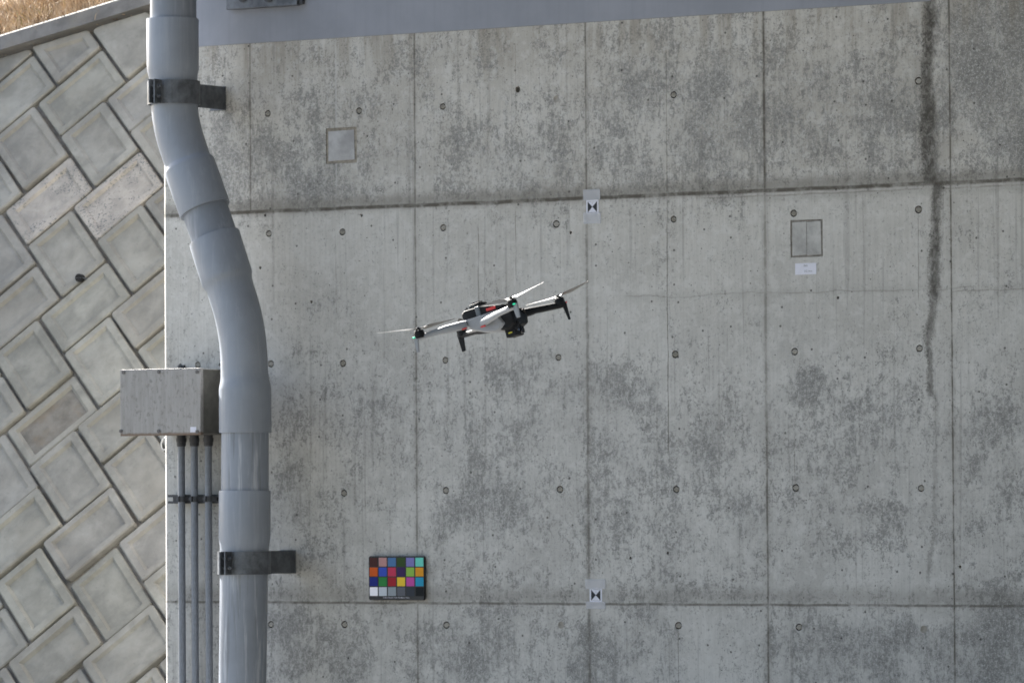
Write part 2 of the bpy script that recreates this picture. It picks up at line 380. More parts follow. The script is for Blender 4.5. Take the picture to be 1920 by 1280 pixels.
M['black_hole'] = plain("hole_dark", (.01, .01, .01), .9)
M['cable'] = plain("grey_cable", (.3, .31, .32), .5)

# ------------------------------------------------------------------ ground and hillside
def ground_mat():
    n = NT("gravel_ground"); a = n.noise(.6, 5, .6); b = n.noise(40, 4, .7)
    c = n.mix(n.mr(a, .3, .7), (.10, .10, .097), (.14, .137, .13)); c = n.mix(n.mr(b, .5, .7, 0, .5), c, (.06, .06, .055))
    n.bump(b, .6, .01); return n.done(c, .95, 0, .2)
bm = bmesh.new(); s = 600
bm.faces.new([bm.verts.new(p) for p in ((-s, -s, 0), (s, -s, 0), (s, s, 0), (-s, s, 0))])
tag(link("ground", bm, ground_mat()), "grey gravel ground at the foot of the walls", kind="structure")

# block wall frame (lies parallel to the concrete wall, leaning back about 29 degrees)
BN = Vector((0, -.8779, .4788)).normalized()
BO = Vector((-2.96669766, 2.36365172, 3.75082402))
BU = Vector((0.193026, 0.09812877, 0.17458967)); BU = (BU - BN * BU.dot(BN)); ku = .27815435 / BU.length; BU *= ku
BV = Vector((0.28634265, -0.12827799, -0.24383275)); BV = BV - BN * BV.dot(BN); BV = BV - BU * (BV.dot(BU) / BU.dot(BU)); BV *= .39737 / BV.length
def blk(px, py, h=0.0):
    r = ray(px, py); return CAM + r * ((BO + BN * h - CAM).dot(BN) / r.dot(BN))
def buv(p): d = p - BO; return d.dot(BU) / BU.dot(BU), d.dot(BV) / BV.dot(BV)

# kerb line
KA, KB = blk(0, 92, .05), blk(275, 7, .05); KD = (KB - KA).normalized()
KT = blk(0, 66, .05) - KA; KT = KT - KD * KT.dot(KD)
def kerb_pt(sv, up=0.0, back=0.0, y=0.0): return KA + KD * sv + KT.normalized() * up + Vector((0, 1, .04)).normalized() * back
KH = KT.length

# hillside
hill_slope = R(27); HDIR = Vector((0, math.cos(hill_slope), math.sin(hill_slope)))
def hill_mat():
    n = NT("straw_soil"); a = n.noise(5, 5, .7); b = n.noise(60, 4, .7, .3)
    c = n.mix(n.mr(a, .3, .7), (.26, .19, .13), (.36, .28, .195)); c = n.mix(n.mr(b, .45, .65, 0, .6), c, (.14, .095, .06))
    n.bump(b, 1, .02); return n.done(c, .95, 0, .15)
bm = bmesh.new(); nx, ny = 60, 14; grid = []
for i in range(nx + 1):
    row = []
    for j in range(ny + 1):
        sv = -12 + 24 * i / nx; t = 9 * (j / ny) ** 1.7
        p = kerb_pt(sv, KH - .03, .22) + HDIR * t
        p.z += .06 * math.sin(sv * 1.7 + t) * min(1, t) + random.uniform(-.01, .01)
        row.append(bm.verts.new(p))
    grid.append(row)
for i in range(nx):
    for j in range(ny): bm.faces.new((grid[i][j], grid[i + 1][j], grid[i + 1][j + 1], grid[i][j + 1]))
tag(link("hillside", fix(bm), hill_mat(), smooth=True), "straw coloured slope rising behind the kerb of the block wall", kind="structure")

# dry grass
GM = [plain("straw_%s" % k, c, .8, var=.25, scale=15, spec=.15) for k, c in
      (("pale", (.43, .345, .25)), ("tan", (.34, .26, .18)), ("brown", (.19, .135, .09)), ("green", (.22, .22, .09)))]
bm = bmesh.new()
def blade(p, h, wd, lean, mi):
    side = Vector((random.uniform(-1, 1), random.uniform(-.5, .5), 0)).normalized() * wd
    m = p + Vector((lean.x * .35, lean.y * .35, h * .6)); t = p + Vector((lean.x, lean.y, h * random.uniform(.75, 1)))
    a, b, c, d = (bm.verts.new(q) for q in (p - side, p + side, m + side * .7, m - side * .7)); e = bm.verts.new(t)
    for f in ((a, b, c, d), (d, c, e)): bm.faces.new(f).material_index = mi
for c in range(760):
    sv = random.uniform(-.6, 1.5); t = random.uniform(-.16, 1.0) if c % 3 else random.uniform(-.16, .3)
    base = kerb_pt(sv, KH - .02, .22) + HDIR * t
    tone = random.choices((0, 1, 2, 3), (5, 5, 3.5, .6))[0]; hh = random.uniform(.06, .18)
    for k in range(26):
        p = base + Vector((random.gauss(0, .03), random.gauss(0, .03), -.01))
        l = Vector((random.gauss(0, .05), random.gauss(-.02, .05), 0))
        blade(p, hh * random.uniform(.4, 1.2), random.uniform(.002, .0052), l, tone if random.random() < .6 else random.choice((0, 0, 1, 1, 2)))
tag(link("dry_grass", bm, GM), "dry straw coloured grass above the concrete kerb", kind="stuff")

# ------------------------------------------------------------------ block retaining wall
brw = empty("block_retaining_wall", (-2.2, 1.2, 0))
tag(brw, "leaning retaining wall of diagonal recessed concrete blocks", "retaining wall")
def clip_poly(poly, nrm, c):  # keep nrm.p <= c
    out = []
    for i in range(len(poly)):
        p, q = poly[i], poly[(i + 1) % len(poly)]; dp, dq = nrm[0] * p[0] + nrm[1] * p[1] - c, nrm[0] * q[0] + nrm[1] * q[1] - c
        if dp <= 0: out.append(p)
        if dp * dq < 0:
            t = dp / (dp - dq); out.append((p[0] + t * (q[0] - p[0]), p[1] + t * (q[1] - p[1])))
    return out
def area(p): return sum(p[i][0] * p[(i + 1) % len(p)][1] - p[(i + 1) % len(p)][0] * p[i][1] for i in range(len(p))) / 2
def inset(poly, d):
    n_ = len(poly); sg = 1 if area(poly) > 0 else -1; out = list(poly)
    for i in range(n_):
        p, q = poly[i], poly[(i + 1) % n_]; ex, ey = q[0] - p[0], q[1] - p[1]; L = math.hypot(ex, ey)
        if L < 1e-6: continue
        nx_, ny_ = ey / L * sg, -ex / L * sg
        out = clip_poly(out, (nx_, ny_), nx_ * p[0] + ny_ * p[1] - d)
        if len(out) < 3: return []
    return out
def chamfer(poly, c):
    out = []
    for i in range(len(poly)):
        a, p, b = poly[i - 1], poly[i], poly[(i + 1) % len(poly)]
        for k, q in ((0, a), (1, b)):
            L = math.hypot(q[0] - p[0], q[1] - p[1]); cc = min(c, L * .3)
            out.append((p[0] + (q[0] - p[0]) / L * cc, p[1] + (q[1] - p[1]) / L * cc))
    return out
lu, lv = BU.length, BV.length; U1, V1 = BU / lu, BV / lv
def bp(p, h): return BO + U1 * p[0] + V1 * p[1] + BN * h
bm = bmesh.new(); cl = bm.loops.layers.float_color.new("tone")
ka = ((KA - BO).dot(U1), (KA - BO).dot(V1)); kb = ((KB - BO).dot(U1), (KB - BO).dot(V1))
kd = (kb[0] - ka[0], kb[1] - ka[1]); L = math.hypot(*kd); kn = (kd[1] / L, -kd[0] / L)   # points above the kerb
if kn[0] * (0) + kn[1] * (-1) < 0: kn = (-kn[0], -kn[1])
kc = kn[0] * ka[0] + kn[1] * ka[1] - .012
zmin_h = 0.0
rnd = random.Random(3)
def fan(polyA, hA, polyB, hB, mi, col):
    n_ = len(polyA); A = [bm.verts.new(bp(p, hA)) for p in polyA]; B = [bm.verts.new(bp(p, hB)) for p in polyB]
    for k in range(n_):
        f = bm.faces.new((A[k], A[(k + 1) % n_], B[(k + 1) % n_], B[k])); f.material_index = mi
        for l in f.loops: l[cl] = col
def cap(poly, h, mi, col):
    f = bm.faces.new([bm.verts.new(bp(p, h)) for p in poly]); f.material_index = mi
    for l in f.loops: l[cl] = col
SQ, WR, BU_, BV_ = 1.14, .8092, -.5434, 2.0
blocks = []
for i in range(-9, 8):
    for j in range(-3, 9):
        u, v = SQ * i + BU_ * j, WR * i + BV_ * j
        blocks.append((u, v, SQ - BU_ - .068, WR - .046, (i, j) in ((0, 1), (-1, 1)), (i, j)))
        blocks.append((u, v + WR, SQ - .068, BV_ - WR - .046, False, (i, j)))
g = .0
for u, v, du, dv, rough, ij in blocks:
    x0, y0, x1, y1 = u * lu, v * lv, (u + du) * lu, (v + dv) * lv
    jt = lambda: rnd.uniform(-.003, .003)
    poly = [(x0 + jt(), y0 + jt()), (x1 + jt(), y0 + jt()), (x1 + jt(), y1 + jt()), (x0 + jt(), y1 + jt())]
    cz = bp(((x0 + x1) / 2, (y0 + y1) / 2), 0).z; cx_ = bp(((x0 + x1) / 2, 0), 0).x
    if cz < -.3 or cx_ > 3.0: continue
    poly = clip_poly(poly, kn, kc)
    if len(poly) < 3 or abs(area(poly)) < .004: continue
    if min(math.dist(poly[a], poly[(a + 1) % len(poly)]) for a in range(len(poly))) < .006:
        q = [poly[a] for a in range(len(poly)) if math.dist(poly[a], poly[(a + 1) % len(poly)]) >= .006]; poly = q
        if len(poly) < 3: continue
    low = min(1, max(0, (3.6 - cz) / 2.2)); h = rnd.uniform(-.008, .008) * (1 + low)
    t = rnd.uniform(.92, 1.07); col = (t, t * rnd.uniform(.99, 1.005), t * rnd.uniform(.97, 1.01), 1); mi = 1 if rough else 0
    out0 = chamfer(poly, .012)
    out1 = inset(out0, .007)
    if len(out1) != len(out0): out1 = out0
    fan(out0, -.07, out0, h - .006, mi, col)
    rim = .043 + rnd.uniform(-.006, .006)
    inn = inset(poly, rim); inn2 = inset(poly, rim + .014)
    if len(inn) == len(poly) == len(inn2) and abs(area(inn2)) > .004:
        # bevel to the rim, flat rim, sloped recess, sunk panel
        fan(out0, h - .006, out1, h, mi, col)
        # rim ring between chamfered outline (2n) and inner polygon (n)
        n_ = len(poly); O = [bm.verts.new(bp(p, h)) for p in out1]; I = [bm.verts.new(bp(p, h)) for p in inn]
        fs = []
        for k in range(n_):
            fs.append(bm.faces.new((O[2 * k], O[2 * k + 1], I[k])))
            fs.append(bm.faces.new((O[2 * k + 1], O[(2 * k + 2) % (2 * n_)], I[(k + 1) % n_], I[k])))
        for f in fs:
            f.material_index = mi
            for l in f.loops: l[cl] = col
        dp = .015 + rnd.uniform(-.003, .004)
        inn_b = inset(inn, .0005) if False else inn
        fan(inn, h, inn2, h - dp, mi, col); cap(inn2, h - dp, mi, tuple(x * 1.0 for x in col[:3]) + (1,))
    else:
        fan(out0, h - .006, out1, h, mi, col); cap(out1, h, mi, col)
bmesh.ops.recalc_face_normals(bm, faces=bm.faces[:])
off(link("block_face", bm, [M['block'], M['rough_block']], brw), brw.location)
# mortar bed behind
bm = bmesh.new()
for h, mi in ((-.045, 0),):
    pts = []
    for sv, dn in ((-9, 0), (9, 0)):
        pts.append(KA + KD * sv - BN * .05 - BN * .03)
    p0, p1 = pts
    def down(p): k = (p.z + .6) / -V1.z if False else (p.z + .6) / .8779; return p + Vector((0, -.4788, -.8779)) * k
    bm.faces.new([bm.verts.new(q) for q in (p0, p1, down(p1), down(p0))])
off(link("mortar_bed", fix(bm), M['mortar'], brw), brw.location)
# kerb on top
bm = bmesh.new(); secs = []
for k in range(61):
    sv = -9 + 18 * k / 60; j = random.uniform(-.003, .003)
    secs.append([kerb_pt(sv, -.01 + j), kerb_pt(sv, KH - .012 + j), kerb_pt(sv, KH + j, .012), kerb_pt(sv, KH, .26), kerb_pt(sv, -.02, .26)])
loft(bm, secs)
off(link("kerb", bm, M['kerb'], brw), brw.location)
# weep pipe
wp = blk(149, 521, .012); wd = Vector((.12, -.97, .06)).normalized()
bm = bmesh.new()
rr = tube(bm, [wp - wd * .10, wp + wd * .012, wp + wd * .012, wp - wd * .10], [.026, .026, .021, .021], 20, caps=False)
off(link("weep_pipe", fix(bm), M['pvc_in'], brw, smooth=True), brw.location)
bm = bmesh.new(); cyl(bm, wp - wd * .02, wp + wd * .0095, .0209, 20)
off(link("pipe_hole", bm, M['black_hole'], brw), brw.location)

# ------------------------------------------------------------------ concrete wall
XL, XR, ZT = at(311, 640).x, 10.0, 7.95
cw = empty("concrete_wall", (3.5, .6, 0))
tag(cw, "tall stained board marked concrete wall with form tie holes", "concrete wall")
ties = [(673, 208), (830, 200), (1043, 186), (1263, 178), (1722, 152), (502, 213), (504, 438), (642, 435), (831, 427), (1043, 420), (1263, 411),
        (1488, 400), (1722, 393), (371, 684), (508, 682), (643, 681), (835, 675), (1047, 670), (1266, 664), (1490, 659), (1724, 653), (645, 924), (836, 919),
        (1050, 917), (1268, 917), (1492, 914), (1727, 915), (508, 1170), (646, 1170), (837, 1171), (1052, 1171), (1272, 1172), (1498, 1175), (1732, 1179)]
faint = {(502, 213), (508, 682), (1490, 659), (1047, 670), (835, 675), (508, 1170), (1263, 178), (642, 435)}
pin = [(584, 566), (497, 404), (1070, 436), (678, 404), (1252, 1036), (971, 168), (1571, 558), (338, 684), (412, 684), (488, 502), (1182, 1046), (1800, 1062)]
bm = bmesh.new(); edges = []; tubes = []
def loop(pts):
    vs = [bm.verts.new(p) for p in pts]
    es = [bm.edges.new((vs[i], vs[(i + 1) % len(vs)])) for i in range(len(vs))]; edges.extend(es); return vs
loop([(XL, 0, -.3), (XR, 0, -.3), (XR, 0, ZT), (XL, 0, ZT)])
tie_pts = []
for (px, py) in ties:
    c = at(px, py); r = .0165 * random.uniform(.93, 1.05); tie_pts.append((c, r, (px, py) in faint))
    tubes.append((loop([(c.x + r * math.cos(a), 0, c.z + r * math.sin(a)) for a in [6.28318 * k / 24 for k in range(24)]]), .03))
for (px, py) in pin:
    c = at(px, py); r = .0062 if (px, py) not in ((971, 168),) else .013
    tubes.append((loop([(c.x + r * math.cos(a), 0, c.z + r * 1.15 * math.sin(a)) for a in [6.28318 * k / 12 for k in range(12)]]), .03))
PA = (at(611, 241), at(669, 305)); PB = (at(1482, 413), at(1543, 481)); rects = []
for a, b in (PA, PB):
    tubes.append((loop([(a.x, 0, a.z), (b.x, 0, a.z), (b.x, 0, b.z), (a.x, 0, b.z)]), .012)); rects.append((a.x, b.x, b.z, a.z))
bmesh.ops.triangle_fill(bm, use_beauty=True, use_dissolve=False, edges=edges)
for vs, dp in tubes:
    back = [bm.verts.new((v.co.x, dp, v.co.z)) for v in vs]; n_ = len(vs)
    for k in range(n_): bm.faces.new((vs[k], vs[(k + 1) % n_], back[(k + 1) % n_], back[k]))
    bm.faces.new(back)
# left chamfer, left end, top, right end
c_ = .017
q = [(XL, 0), (XL - c_, c_), (XL - c_, 1.3), (XR, 1.3), (XR, 0)]
for (a, b) in zip(q, q[1:]):
    bm.faces.new([bm.verts.new(p) for p in ((a[0], a[1], -.3), (b[0], b[1], -.3), (b[0], b[1], ZT), (a[0], a[1], ZT))])
bm.faces.new([bm.verts.new((p[0], p[1], ZT)) for p in q])
bmesh.ops.remove_doubles(bm, verts=bm.verts[:], dist=1e-5)
fix(bm)
off(link("wall_face", bm, M['wall'], cw), cw.location)
for (c, r, f_) in tie_pts:
    bm = bmesh.new(); d = .0003 if f_ else random.uniform(.0004, .0012)
    rg = tube(bm, [(c.x, .028, c.z), (c.x, d, c.z), (c.x, d + .001, c.z), (c.x, d + .0025, c.z)], [r * .999, r * .998, r * .7, r * .45], 20)
    o = off(link("form_tie_plug", fix(bm), M['plug'], cw), cw.location)
for (x0, x1, z0, z1), mt, ft, ins in ((rects[0], 'patch_light', .001, .012), (rects[1], 'patch_dark', .0012, .0075)):
    bm = bmesh.new(); box(bm, (x0 + .001, .0035, z0 + .001), (x1 - .001, .0115, z1 - .001))
    g_ = off(link("patch_groove", fix(bm), M['groove_light' if mt == 'patch_light' else 'groove'], cw), cw.location)
    bm = bmesh.new(); j = .003
    pts = [(x0 + ins, z0 + ins), (x1 - ins, z0 + ins + j), (x1 - ins - j, z1 - ins), (x0 + ins, z1 - ins - j)]
    if mt == 'patch_light': halves = [pts]
    else:
        xm = (x0 + x1) / 2; halves = [[pts[0], (xm - .0008, pts[1][1]), (xm - .001, pts[2][1]), pts[3]], [(xm + .0008, pts[0][1]), pts[1], pts[2], (xm + .0006, pts[3][1])]]
    bm.free()
    for hp in halves:
        bm = bmesh.new(); loft(bm, [[(p[0], yy, p[1]) for p in hp] for yy in (.0042, ft)])
        off(link("patch_panel", bm, M[mt], cw, bevel=.0012), cw.location)
# painted band
bm = bmesh.new(); zb = 3.743; xe = at(1745, 3).x; cc = .017
ring = [(XL - .001, -.003), (XL - cc - .003, cc - .002), (XL - cc - .003, .9), (XL - cc + .01, .9), (XL - cc + .01, .05), (XL + .02, .004), (xe, .004), (xe, -.003)]
loft(bm, [[(p[0], p[1], zz) for p in ring] for zz in (zb, 5.0)])
off(link("painted_band", bm, M['band'], cw, bevel=.0015, seg=1), cw.location)

# overhead bridge deck above the wall (out of frame; it shades the upper wall)
bd = None
bm = bmesh.new(); box(bm, (.25, -24, 8.0), (24, 1.3, 8.9)); box(bm, (24.001, -24, -.2), (25, 1.3, 8.9));  # second box: unseen side wall, added to keep light off the right-hand side
for k in range(8): box(bm, (3.1 + k * 2.8, -23.9, 6.9), (3.5 + k * 2.8, -.25, 7.997))
tag(link("bridge_deck_and_shade_wall", fix(bm), grey_concrete("deck_concrete", (.3, .3, .29), (.28, .26, .22), 2)), "concrete bridge deck spanning above the stained wall, plus an unseen side wall added to block light", kind="structure")

# steel plate fixed on the band, cut by the top of the frame
pl = at(425, 19, -.03); pr_ = at(558, 12, -.03); base = (pl.x, 0, pl.z)
sp = tag(empty("steel_anchor_plate", base), "dark galvanised steel plate bolted on the grey painted band", "steel plate")
bm = bmesh.new(); box(bm, (pl.x, -.035, pl.z), (pr_.x, -.0045, pl.z + .4))
off(link("plate", fix(bm), M['galv'], sp, bevel=.003), base)
bm = bmesh.new(); box(bm, (pr_.x + .001, -.022, pl.z + .004), (pr_.x + .022, -.0045, pl.z + .4))
off(link("edge_strip", fix(bm), M['galv_dark'], sp, bevel=.003), base)
for px in (452, 500):
    p = at(px, -6, -.05); bm = bmesh.new(); cyl(bm, (p.x, -.0352, p.z), (p.x, -.04, p.z), .026, 20); cyl(bm, (p.x, -.04, p.z), (p.x, -.056, p.z), .015, 6); cyl(bm, (p.x, -.056, p.z), (p.x, -.075, p.z), .008, 12)
    off(link("bolt", fix(bm), M['galv_dark'], sp), base)

# ------------------------------------------------------------------ drain pipe
PY = -.385
def pc(px, py): return at(px, py, PY)
dp_base = pc(455, 1290)
dpipe = tag(empty("drain_pipe", (dp_base.x, PY, 0)), "grey plastic drain pipe with two bends running down the wall", "drain pipe")
SC = 410.0
def pipe_part(name, stations, mat, extra=None, n=48):
    bm = bmesh.new(); P = [pc(a, b) for a, b, _ in stations]; Rr = [r / SC for *_, r in stations]
    tube(bm, P, Rr, n, caps=True)
    return off(link(name, fix(bm), mat, dpipe, smooth=True), dpipe.location)
def arc(p0, d0, p1, d1, n, r0, r1):
    k = math.dist(p0, p1) * .36; out = []
    a, b = (p0[0] + d0[0] * k, p0[1] + d0[1] * k), (p1[0] - d1[0] * k, p1[1] - d1[1] * k)
    for i in range(n + 1):
        t = i / n; s_ = 1 - t
        out.append((s_ ** 3 * p0[0] + 3 * s_ * s_ * t * a[0] + 3 * s_ * t * t * b[0] + t ** 3 * p1[0],
                    s_ ** 3 * p0[1] + 3 * s_ * s_ * t * a[1] + 3 * s_ * t * t * b[1] + t ** 3 * p1[1], r0 + (r1 - r0) * t))
    return out
def norm(x, y): L_ = math.hypot(x, y); return x / L_, y / L_
pipe_part("pipe_length", [(325, -60, 43.5), (325, 40, 43.5)], M['pvc_mid'])
dn = (0, 1); ds = norm(31, 88)
up = [(323.5, 36, 48.6), (323.5, 38, 49), (324, 120, 49), (324.5, 132, 48.6), (325.2, 143, 45.8), (326, 150, 44.4), (326.5, 170, 44)]
up += arc((327, 192), norm(.03, 1), (352.5, 303), ds, 16, 44, 44)
up += [(353.2, 305, 44.4), (355.2, 310.5, 48.2), (356.4, 314, 49), (384, 392.5, 49), (384.6, 394.2, 48.6)]
pipe_part("pipe_elbow", up, M['pvc'])
pipe_part("pipe_length", [(380, 380, 43.4), (404.5, 452, 43.4)], M['pvc_mid'])
lo_ = [(402, 446.5, 48.6), (402.6, 448.2, 49), (424, 516, 49), (426.5, 524, 48.6), (428, 528.5, 46.2), (430, 534, 44)]
lo_ += arc((433.5, 546), norm(30, 88), (458, 690), norm(.01, 1), 18, 44, 44)
lo_ += [(458.6, 705, 44.4), (459, 713, 45.6), (459.5, 724, 48.0), (459.6, 730, 48.6), (460, 809, 48.8), (460, 811, 48.4)]
pipe_part("pipe_elbow", lo_, M['pvc'])
pipe_part("pipe_length", [(459.6, 790, 44.2), (459.4, 935, 44.2)], M['pvc_old'])
pipe_part("pipe_coupling", [(459, 919, 47.8), (459, 921, 48.3), (458.7, 1000, 48.3), (458.5, 1010, 47.8), (458.2, 1024, 45.6), (458, 1034, 45.2), (458, 1054, 45)], M['pvc'])
pipe_part("pipe_length", [(458, 1040, 44.8), (454.5, 1300, 44.2), (454, 1600, 44.2)], M['pvc_old'])

def clamp(px, py0, py1, label):
    c = pc(px, (py0 + py1) / 2); z0, z1 = pc(px, py1).z, pc(px, py0).z; h = z1 - z0; r = 47.2 / SC
    root = tag(empty("pipe_clamp", (c.x, 0, z0)), label, "pipe clamp", "steel clamps holding the drain pipe"); b = root.location
    for sgn, nm in ((1, "clamp_half"), (-1, "clamp_half")):
        bm = bmesh.new(); prof = []
        # outline in xy of a strap: front ear, half ring, rear arm
        t = .006; N_ = 22; g0 = .011
        ang = [math.radians(-90 + sgn * (6 + 168 * k / N_)) for k in range(N_ + 1)]
        outer = [(c.x + (r + t) * math.cos(a), c.y + (r + t) * math.sin(a)) for a in ang]
        inner = [(c.x + r * math.cos(a), c.y + r * math.sin(a)) for a in ang]
        ear_y = c.y - r - .062
        o = [(c.x + sgn * (g0 + t), ear_y)] + outer + [(c.x + sgn * (g0 + t), -.006 if sgn > 0 else c.y + r + .07)]
        i = [(c.x + sgn * g0, ear_y)] + inner + [(c.x + sgn * g0, -.006 if sgn > 0 else c.y + r + .07)]
        for k in range(len(o) - 1):
            q4 = [o[k], o[k + 1], i[k + 1], i[k]]
            bot = [bm.verts.new((p[0], p[1], z0)) for p in q4]; top_ = [bm.verts.new((p[0], p[1], z1)) for p in q4]
            bm.faces.new(bot[::-1]); bm.faces.new(top_); bm.faces.new((bot[0], bot[1], top_[1], top_[0])); bm.faces.new((bot[2], bot[3], top_[3], top_[2]))
            if k == 0: bm.faces.new((bot[3], bot[0], top_[0], top_[3]))
            if k == len(o) - 2: bm.faces.new((bot[1], bot[2], top_[2], top_[1]))
        bmesh.ops.remove_doubles(bm, verts=bm.verts[:], dist=1e-6)
        off(link(nm, fix(bm), M['galv'], root), b)
    bm = bmesh.new(); box(bm, (c.x + g0 + t + .0005, c.y + r + .02, z0 + .004), (c.x + g0 + t + .0065, -.0065, z1 - .004)); box(bm, (c.x - .06, -.006, z0 - .002), (c.x + .026, -.0005, z1 + .002))
    off(link("wall_bracket", fix(bm), M['galv'], root, bevel=.0015), b)
    for f in (.3, .72):
        bm = bmesh.new(); z = z0 + h * f; y = c.y - r - .036
        cyl(bm, (c.x - .03, y, z), (c.x + .034, y, z), .006, 12); cyl(bm, (c.x + g0 + t, y, z), (c.x + g0 + t + .009, y, z), .011, 6); cyl(bm, (c.x - g0 - t - .009, y, z), (c.x - g0 - t, y, z), .011, 6)
        off(link("clamp_bolt", fix(bm), M['galv'], root), b)
    return root
clamp(326, 153, 197, "upper galvanised clamp holding the drain pipe under its top collar")
clamp(458, 1033, 1076, "lower galvanised clamp holding the drain pipe under its straight coupling")

# ------------------------------------------------------------------ junction box
BD = -.39
b0 = at(225, 693, BD); b1 = at(376, 814.5, BD); x0, x1, zt, zb_ = b0.x, b1.x, b0.z, b1.z - .001
jb = tag(empty("junction_box", ((x0 + x1) / 2, 0, zb_)), "stained steel junction box fixed on the edge of the concrete wall", "junction box"); bb = jb.location
bm = bmesh.new(); box(bm, (x0 + .006, BD + .016, zb_ + .005), (x1 - .004, -.012, zt - .004)); off(link("box_body", fix(bm), M['box_side'], jb, bevel=.003), bb)
bm = bmesh.new(); box(bm, (x0, BD, zb_), (x1, BD + .0145, zt)); off(link("box_cover", fix(bm), M['box'], jb, bevel=.002), bb)
bm = bmesh.new(); box(bm, (x0 + .002, BD + .018, zb_ + .0015), (x1 - .0005, BD + .024, zt - .001)); off(link("cover_flange", fix(bm), M['box'], jb, bevel=.001), bb)
for (px, py) in ((232, 698), (298, 697), (370, 697), (227, 808), (298, 808), (370, 809)):
    p = at(px, py, BD); bm = bmesh.new(); cyl(bm, (p.x, BD - .0045, p.z), (p.x, BD + .001, p.z), .0085, 12); off(link("cover_screw", fix(bm), M['screw'], jb), bb)
p, q_ = at(357, 800, BD), at(368, 810, BD); bm = bmesh.new(); box(bm, (p.x, BD - .001, q_.z), (q_.x, BD - .0002, p.z)); off(link("sticker", fix(bm), M['paper'], jb), bb)
for xx in (x0 + .06, x1 - .05):
    bm = bmesh.new(); box(bm, (xx, -.011, zb_ - .025), (xx + .035, -.001, zt + .028)); cyl(bm, (xx + .017, -.02, zt + .014), (xx + .017, -.0105, zt + .014), .009, 6)
    off(link("mounting_lug", fix(bm), M['galv_dark'], jb, bevel=.001), bb)

# conduits
CY = -.075; zrail = at(365, 935, CY).z; con = []
names = ("leftmost thin steel conduit dropping from the junction box", "middle thin steel conduit dropping from the junction box", "rightmost thin steel conduit beside the drain pipe")
for px, lab in zip((340.5, 364.8, 391), names):
    p = at(px, 940, CY); root = tag(empty("steel_conduit", (p.x, CY, 0)), lab, "conduit", "steel conduits below the junction box"); b = root.location
    zt2 = zb_ + .004; pt = at(px - .3, 1290, CY)
    bm = bmesh.new(); tube(bm, [(p.x, CY, zt2 - .03), (p.x + .0, CY, 1.0), (p.x + .002, CY, .0)], .0168, 24); off(link("conduit_tube", fix(bm), M['conduit'], root, smooth=True), b)
    bm = bmesh.new(); tube(bm, [(p.x, CY, zt2), (p.x, CY, zt2 - .012), (p.x, CY, zt2 - .0121), (p.x, CY, zt2 - .03), (p.x, CY, zt2 - .0301), (p.x, CY, zt2 - .048), (p.x, CY, zt2 - .052)], [.021, .021, .024, .024, .0215, .0215, .018], 20)
    off(link("conduit_gland", fix(bm), M['galv_dark'], root, smooth=True), b); con.append(p.x)
rl = at(320, 935, -.03).x; rb = (rl, 0, zrail)
rail = tag(empty("conduit_rail", rb), "short slotted strut rail with clamps across the three conduits", "mounting rail")
bm = bmesh.new()
for (ya, yb, za, zb2) in ((-.052, -.048, -.0205, .0205), (-.052, -.010, .0165, .0205), (-.052, -.010, -.0205, -.0165), (-.0535, -.0525, -.0205, -.009), (-.0535, -.0525, .009, .0205)):
    if ya == -.052 and za == -.0205 and zb2 == .0205: ya, yb = -.012, -.008
    box(bm, (rl, ya, zrail + za), (con[2] + .14, yb, zrail + zb2))
off(link("rail_channel", fix(bm), M['galv_dark'], rail), rb)
for x in con:
    bm = bmesh.new(); N_ = 12; t = .0025; r = .0175; z0, z1 = zrail - .013, zrail + .013
    ang = [math.radians(180 + 180 * k / N_) for k in range(N_ + 1)]
    o = [(x - .032, -.0535)] + [(x + (r + t) * math.cos(a), CY + (r + t) * math.sin(a)) for a in ang] + [(x + .032, -.0535)]
    i = [(x - .032, -.0558)] + [(x + r * math.cos(a), CY + r * math.sin(a)) for a in ang] + [(x + .032, -.0558)]
    for k in range(len(o) - 1):
        q4 = [o[k], o[k + 1], i[k + 1], i[k]]; bot = [bm.verts.new((p[0], p[1], z0)) for p in q4]; top_ = [bm.verts.new((p[0], p[1], z1)) for p in q4]
        bm.faces.new(bot[::-1]); bm.faces.new(top_); bm.faces.new((bot[0], bot[1], top_[1], top_[0])); bm.faces.new((bot[2], bot[3], top_[3], top_[2]))
    cyl(bm, (x - .027, -.057, zrail), (x - .027, -.075, zrail), .008, 6); box(bm, (x - .004, CY - r - .014, z0), (x + .004, CY - r - .001, z1))
    off(link("conduit_clip", fix(bm), M['galv_dark'], rail), rb)
# loose cable end curling at the wall edge
bm = bmesh.new(); c = at(303, 832, .06)
tube(bm, [c + Vector((.02 * math.cos(a) + .012, .01 * math.sin(a * .7), .028 * math.sin(a))) for a in [1.2 + k * .28 for k in range(15)]], .0035, 8)
tag(link("cable_loop", fix(bm), M['cable'], smooth=True), "short grey cable loop behind the concrete wall edge under the box", "cable")

